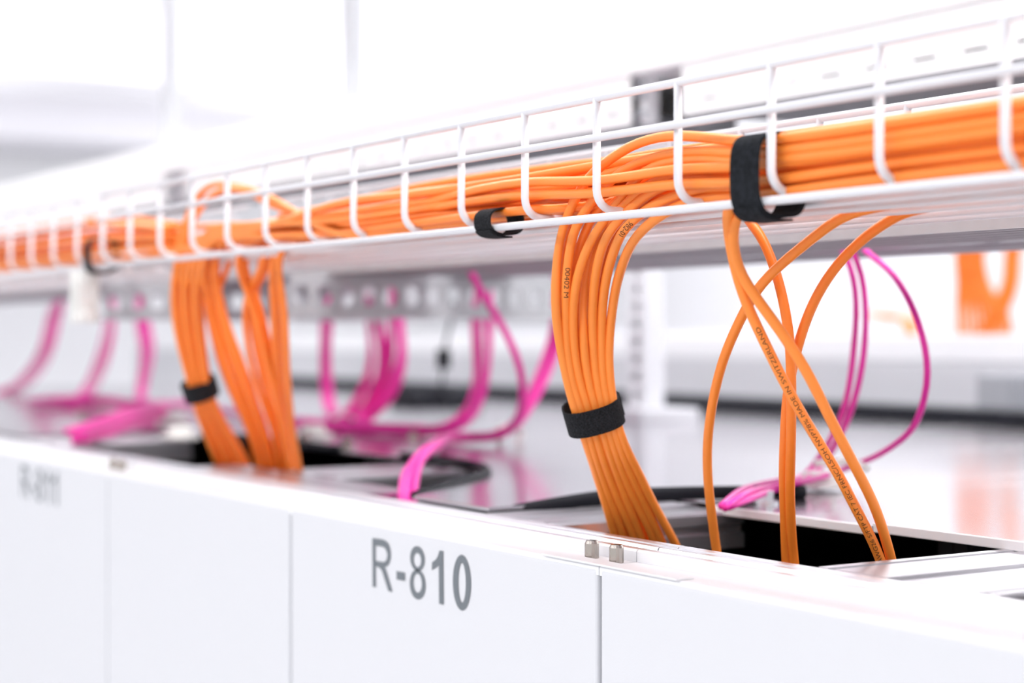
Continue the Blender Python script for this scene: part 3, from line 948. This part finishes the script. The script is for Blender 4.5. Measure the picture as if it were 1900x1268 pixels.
# cable tie mount holding them
t = thing('tie_mount_or_glint', PZ(1510, 900, ZP + PT + .0035), 'white cable tie mount holding the three magenta cables on the plate', 'cable tie')
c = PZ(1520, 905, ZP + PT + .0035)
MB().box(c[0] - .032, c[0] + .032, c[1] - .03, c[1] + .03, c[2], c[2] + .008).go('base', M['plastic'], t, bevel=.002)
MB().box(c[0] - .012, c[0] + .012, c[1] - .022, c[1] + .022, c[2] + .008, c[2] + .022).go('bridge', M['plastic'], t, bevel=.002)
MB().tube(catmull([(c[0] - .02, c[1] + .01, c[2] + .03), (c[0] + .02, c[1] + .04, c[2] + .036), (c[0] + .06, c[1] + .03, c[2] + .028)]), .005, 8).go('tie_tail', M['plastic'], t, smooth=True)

for px, py, lab in ((322, 786, 'added white block imitating a highlight left of the strapped left bundle, farther of two'),
                    (333, 816, 'added white block imitating a highlight left of the strapped left bundle, nearer of two'),
                    (580, 812, 'added white block imitating a highlight just right of the loose left bundle foot')):
    c = PZ(px, py, ZP + PT)  # added white blocks standing in for blurred highlights on the rack tops
    t = thing('tie_mount_or_glint', c, lab, 'cable tie')
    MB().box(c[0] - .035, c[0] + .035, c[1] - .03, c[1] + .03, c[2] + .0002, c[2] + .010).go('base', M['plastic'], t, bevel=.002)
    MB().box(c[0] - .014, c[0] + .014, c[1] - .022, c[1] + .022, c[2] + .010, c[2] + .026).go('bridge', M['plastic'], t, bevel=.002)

def pink_bundle(ctr, n, lab, group, spread=.010, r=RP, seed=1):
    """n separate cables following one centre line, fanned out at its start"""
    rr = random.Random(seed)
    for k in range(n):
        an = 2 * math.pi * k / n + rr.random()
        rad = spread * math.sqrt(rr.random() * .8 + .2)
        pts = []
        for i, (p, w) in enumerate(ctr):
            j = .25 * spread
            pts.append((p[0] + w * rad * math.cos(an) * 1.3 + rr.uniform(-j, j), p[1] + w * rad * math.sin(an) * .7 + rr.uniform(-j, j) * .5,
                        max(p[2] + w * rad * math.sin(an * 2 + k) * .55, ZP + PT + r + .001 if p[2] > ZP - .01 else -9)))
        cable(pts, M['pink'], lab, 'cable', group, r=r, name='magenta_cable', n=8, step=.04)

def top(px, y=1.865):                      # leaves the sheet tray through its slot
    x = P(px, 490, y)[0]
    return [((x + .16, 1.72, .134), .8), ((x + .06, 1.785, .172), .8), ((x + .01, y - .01, .150), .9), ((x, y, .09), 1.1)]
zr = ZP + PT + .016
yr = 1.84
G = 'magenta cables behind R-810'
pink_bundle(top(607) + [(P(607, 590, 1.87), 1.2), (P(603, 660, 1.89), 1.0), (P(606, 735, 1.89), 1), (PZ(625, 782, zr), 1)], 5, 'magenta cable dropping behind the left orange bundles to the tied run', G, .012, seed=2)
pink_bundle(top(690) + [(P(690, 592, 1.87), 1.6), (P(703, 650, 1.88), 2.0), (P(688, 725, 1.88), 2.0), (P(655, 770, 1.86), 1.4), (PZ(620, 787, zr), 1.2), (PZ(556, 783, zr), 1.2)], 9, 'magenta cable fanning out left of the hanging black plug', G, .016, seed=3)
pink_bundle(top(735) + [(P(733, 592, 1.87), 1.2), (P(740, 655, 1.88), 1.8), (P(715, 730, 1.87), 2.0), (P(672, 775, 1.85), 1.4), (PZ(700, 794, zr), 1.2), (PZ(790, 797, zr), 1.2)], 9, 'magenta cable of the fan nearest the hanging black plug, on its left', G, .015, seed=4)
pink_bundle(top(896) + [(P(893, 590, 1.87), 1.8), (P(897, 660, 1.87), 1.3), (P(888, 735, 1.86), 1.2), (P(862, 785, 1.84), 1.2), (PZ(810, 800, zr), 1.2), (PZ(680, 794, zr), 1.3), (PZ(560, 786, zr), 1.3)], 9, 'magenta cable dropping right of the hanging black plug to the tied run', G, .014, seed=5)
pink_bundle(top(1040, 1.95) + [(P(1038, 600, 1.955), 1.3), (P(1023, 650, 1.94), 1.5), (P(995, 720, 1.88), 1.5), (P(960, 785, 1.79), 1.1), (PZ(925, 812, zr), 1), (PZ(850, 812, zr), 1), (PZ(810, 826, ZP + .04), 1), (PZ(775, 855, ZP + .03), 1), (PZ(757, 900, ZP + .005), 1), ((PZ(752, 925, ZP)[0], PZ(752, 925, ZP)[1], ZP - .08), 1)], 8, 'magenta cable from the central run curving into the rack opening at the front', G, .013, seed=6)
pink_bundle([((-2.3, 1.64, .128), 1), ((-2.38, 1.64, .122), 1)] + [(P(864, 482, 1.62), .8), (P(905, 560, 1.62), .8), (P(945, 625, 1.64), .8), (P(968, 690, 1.67), .8), (P(972, 740, 1.70), .8), (P(955, 785, 1.74), .8), (PZ(925, 806, zr), .8)], 3, 'thin magenta cable slanting right across the perforated strut', G, .007, seed=7)
G2 = 'magenta cables over R-811'
pink_bundle(top(262) + [(P(262, 590, 1.87), 1.6), (P(276, 650, 1.87), 1.6), (P(262, 725, 1.86), 1.4), (PZ(285, 752, zr), 1.0), (PZ(350, 752, zr), 1)], 6, 'magenta cable dropping just left of the strapped left orange bundle', G2, .016, seed=8)
pink_bundle(top(205) + [(P(203, 600, 1.87), 1.6), (P(186, 670, 1.87), 1.8), (P(160, 725, 1.86), 1.4), (PZ(110, 745, zr), 1.2), (PZ(60, 744, zr), 1)], 6, 'magenta cable dropping in the middle of the three far left drops', G2, .018, seed=9)
pink_bundle(top(112) + [(P(104, 570, 1.87), 1.8), (P(85, 650, 1.87), 1.8), (P(40, 712, 1.87), 1.6), (P(5, 735, 1.88), 1.5), (PZ(-60, 735, zr), 1)], 6, 'magenta cable dropping at the left edge of the photo', G2, .018, seed=10)
pink_bundle([(PZ(90, 745, zr), 1), (PZ(180, 744, zr + .006), 1.3), (PZ(250, 755, zr + .01), 1.5), (PZ(300, 757, zr + .012), 1.5), (PZ(255, 772, zr + .014), 1.5), (PZ(190, 795, zr + .002), 1.4), (PZ(140, 812, zr - .002), 1.3)], 9, 'magenta cable in the thick tied run on top of the R-811 rack', G2, .020, seed=11)
pink_bundle([(PZ(345, 752, zr), 1), (PZ(420, 764, zr), 1), (PZ(500, 776, zr), 1), (PZ(575, 786, zr), 1)], 6, 'magenta cable in the run hidden behind the left orange bundles', G2, .012, seed=12)
# ties round the run
for px, py, lab in ((636, 786, 'small white cable tie round the magenta run left of the plug'), (944, 806, 'small white cable tie where the magenta run turns up, right of the plug')):
    c = PZ(px, py, zr)
    v = []
    o = loop_strap('cable_tie', W(c), (0, 1, 0), (0, 0, 1), (1, 0, 0), .026 * K, .020 * K, .022 * K, .001, lab, 'white cable ties', m='plastic', tail=None)

# hanging black cord with a plug
t = thing('power_cord', P(822, 660, 2.3), 'black cord with a small plug hanging behind the perforated strut', 'cord')
MB().tube(catmull([P(842, 560, 2.3), P(836, 600, 2.3), P(826, 645, 2.3), P(822, 690, 2.32), P(815, 745, 2.35)]), .0042, 8).go('cord', M['rubber'], t, smooth=True)
c = P(823, 667, 2.3)
MB().tube([(c[0], c[1], c[2] + .026), (c[0], c[1], c[2] + .018), (c[0], c[1], c[2] - .016), (c[0], c[1], c[2] - .024)], .018, 14).go('plug', M['rubber'], t)
for px, lab in ((778, 'black socket block on the rack top beneath the hanging plug'), (850, 'flat black block right of the socket block')):
    c = PZ(px, 752, ZP + PT)
    o = MB().box(c[0] - .10, c[0] + .06, c[1] - .05, c[1] + .05, ZP + PT + .001, ZP + PT + .035).go('socket_block', M['rubber'], bevel=.004)
    tag(o, lab, 'block', 'black blocks on the rack top')

# white perforated post standing on the plates
c = P(1192, 700, 2.62)
t = thing('perforated_post', (c[0], 2.62, ZP + PT), 'white perforated upright post standing on the rack top behind the central bundle', 'post')
MB().box(c[0] - .06, c[0] + .10, 2.54, 2.72, ZP + PT, ZP + PT + .03).go('base_plate', M['panel'], t, bevel=.002)
mb = MB().box(c[0] - .036, c[0] - .016, 2.60, 2.66, ZP + PT + .03, .30).box(c[0] + .016, c[0] + .036, 2.60, 2.66, ZP + PT + .03, .30)
zq = ZP + PT + .03
while zq < .28:
    mb.box(c[0] - .016, c[0] + .016, 2.60, 2.66, zq, zq + .022); zq += .044
mb.go('upright', M['panel'], t)
MB().box(c[0] - .0155, c[0] + .0155, 2.645, 2.655, ZP + PT + .03, .30).go('liner', M['lgrey'], t)

# ------------------------------------------------ behind the racks
t = thing('containment_wall', (-4, 3.7, ZF), 'long pale grey containment panel standing behind the rack row', 'partition')
MB().box(-9.5, .9, 3.55, 3.80, ZF, -.075).go('lower_panel', M['lgrey'], t, bevel=.004)
MB().box(-9.5, .9, 3.56, 3.80, -.072, .002).go('upper_panel', M['frame'], t, bevel=.004)
o = MB().box(*[P(1842, 740, 3.4)[0], P(1915, 740, 3.4)[0]], 3.34, 3.52, -.20, -.095).go('junction_box', M['grey'], bevel=.004)
tag(o, 'grey box at the right edge, before the pale containment panel', 'box')
MB().box(*[P(1848, 740, 3.4)[0], P(1909, 740, 3.4)[0]], 3.331, 3.341, -.192, -.104).go('lid', M['grey'], o)
# orange bundles of the opposite row, hanging from their own tray
tray(-1.0, 7.5, 'far white wire tray of the opposite rack row', y0=4.15, y1=4.55, zt=.40, zm=.365, zb=.300, bottoms=(4.15, 4.25, 4.35, 4.45, 4.55), sp=.26, r=.006, phase=.1)
GO = 'far orange bundle of the opposite row'
for k in range(9):
    a = P(1778 + 6 * k, 470, 4.28); b = P(1778 + 13 * k, 600, 4.3)
    cable([(a[0] + .3, 4.33, .325 + .012 * (k % 3)), (a[0] + .06, 4.30, .318), (a[0], 4.28, .29), P(1778 + 7 * k, 530, 4.28 + .01 * (k % 3)), P(1776 + 12 * k, 590, 4.30), P(1778 + 12 * k, 640, 4.31), P(1782 + 12 * k, 700, 4.32)], M['orange_b'],
          'blurred orange cable in the left arm of the V at the right edge', 'cable', GO, r=.0085, n=8)
for k in range(5):
    a = P(1872 + 6 * k, 470, 4.22)
    cable([(a[0] + .3, 4.26, .33 + .012 * (k % 3)), (a[0] + .06, 4.24, .318), (a[0], 4.22, .29), P(1862 + 6 * k, 530, 4.22), P(1828 + 9 * k, 590, 4.24), P(1812 + 12 * k, 640, 4.25), P(1806 + 12 * k, 700, 4.26)], M['orange_b'],
          'blurred orange cable in the right arm of the V at the right edge', 'cable', GO, r=.0085, n=8)
for k in range(4):
    cable([P(1608 + 2 * k, 583, 5.2 + .03 * k), P(1650, 584 + 3 * k, 5.2 + .03 * k), P(1678 + 5 * k, 592, 5.2 + .03 * k), P(1680 + 6 * k, 640, 5.2 + .03 * k), P(1680 + 6 * k, 690, 5.2 + .03 * k)], M['orange'],
          'blurred short orange cable bending down left of the V, far behind', 'cable', 'far orange cables behind the loop', r=.010, n=8)
# the opposite rack row
t = thing('opposite_rack_row', (-4, 5.6, ZF), 'pale blurred rack in the opposite row, far behind the tray', 'rack')
MB().box(-9.5, 1.0, 4.0, 6.6, ZF, -.20).go('body', M['lgrey'], t)
MB().box(-9.5, 1.0, 5.6, 6.6, -.20, .03).go('rear_cabinet', M['frame'], t)

# ------------------------------------------------------------------- camera
cam = bpy.data.cameras.new('camera')
co = bpy.data.objects.new('camera', cam); COL.objects.link(co)
co.location = W((0, 0, 0))
co.rotation_euler = (math.radians(90), 0, math.pi / 2 - TH)
cam.sensor_width = 36
cam.lens = FPX / 1900 * 36
cam.shift_y = (HOR - 634) / 1900
cam.clip_start = .01
cam.dof.use_dof = True
cam.dof.focus_distance = 1.0
cam.dof.aperture_fstop = 4.4
SC.camera = co

# --------------------------------------------------------------------- light
w = bpy.data.worlds.new('world'); SC.world = w
w.use_nodes = True
bg = w.node_tree.nodes['Background']
bg.inputs['Color'].default_value = (0.97, 0.975, 1.0, 1)
bg.inputs['Strength'].default_value = 1.0

def ceiling_fill(name, x0, x1, y, z, e):  # added fill lamp aimed up to brighten the ceiling, not a real fitting
    l = bpy.data.lights.new(name, 'AREA'); l.shape = 'RECTANGLE'
    l.size = (x1 - x0) * K; l.size_y = .2 * K; l.energy = e
    o = bpy.data.objects.new(name, l); COL.objects.link(o)
    o.location = W(((x0 + x1) / 2, y, z)); o.rotation_euler = (math.pi, 0, 0)
ceiling_fill('ceiling_fill_left', -15.0, -4.0, 3.0, .60, 20)
ceiling_fill('ceiling_fill_rear', -14.0, 0.5, 6.4, .60, 44)
l = bpy.data.lights.new('wall_fill', 'AREA'); l.shape = 'RECTANGLE'; l.size = 5 * K; l.size_y = 1.0 * K; l.energy = 34  # added fill lamp that brightens the far left wall
o = bpy.data.objects.new('wall_fill', l); COL.objects.link(o)
o.location = W((-9.0, 6.5, 1.6)); o.rotation_euler = (math.radians(80), 0, math.radians(90))
SC.view_settings.view_transform = 'Standard'
SC.view_settings.look = 'None'
SC.view_settings.gamma = 1
SC.view_settings.exposure = 0.08
SC.cycles.use_denoising = True
SC.cycles.max_bounces = 8
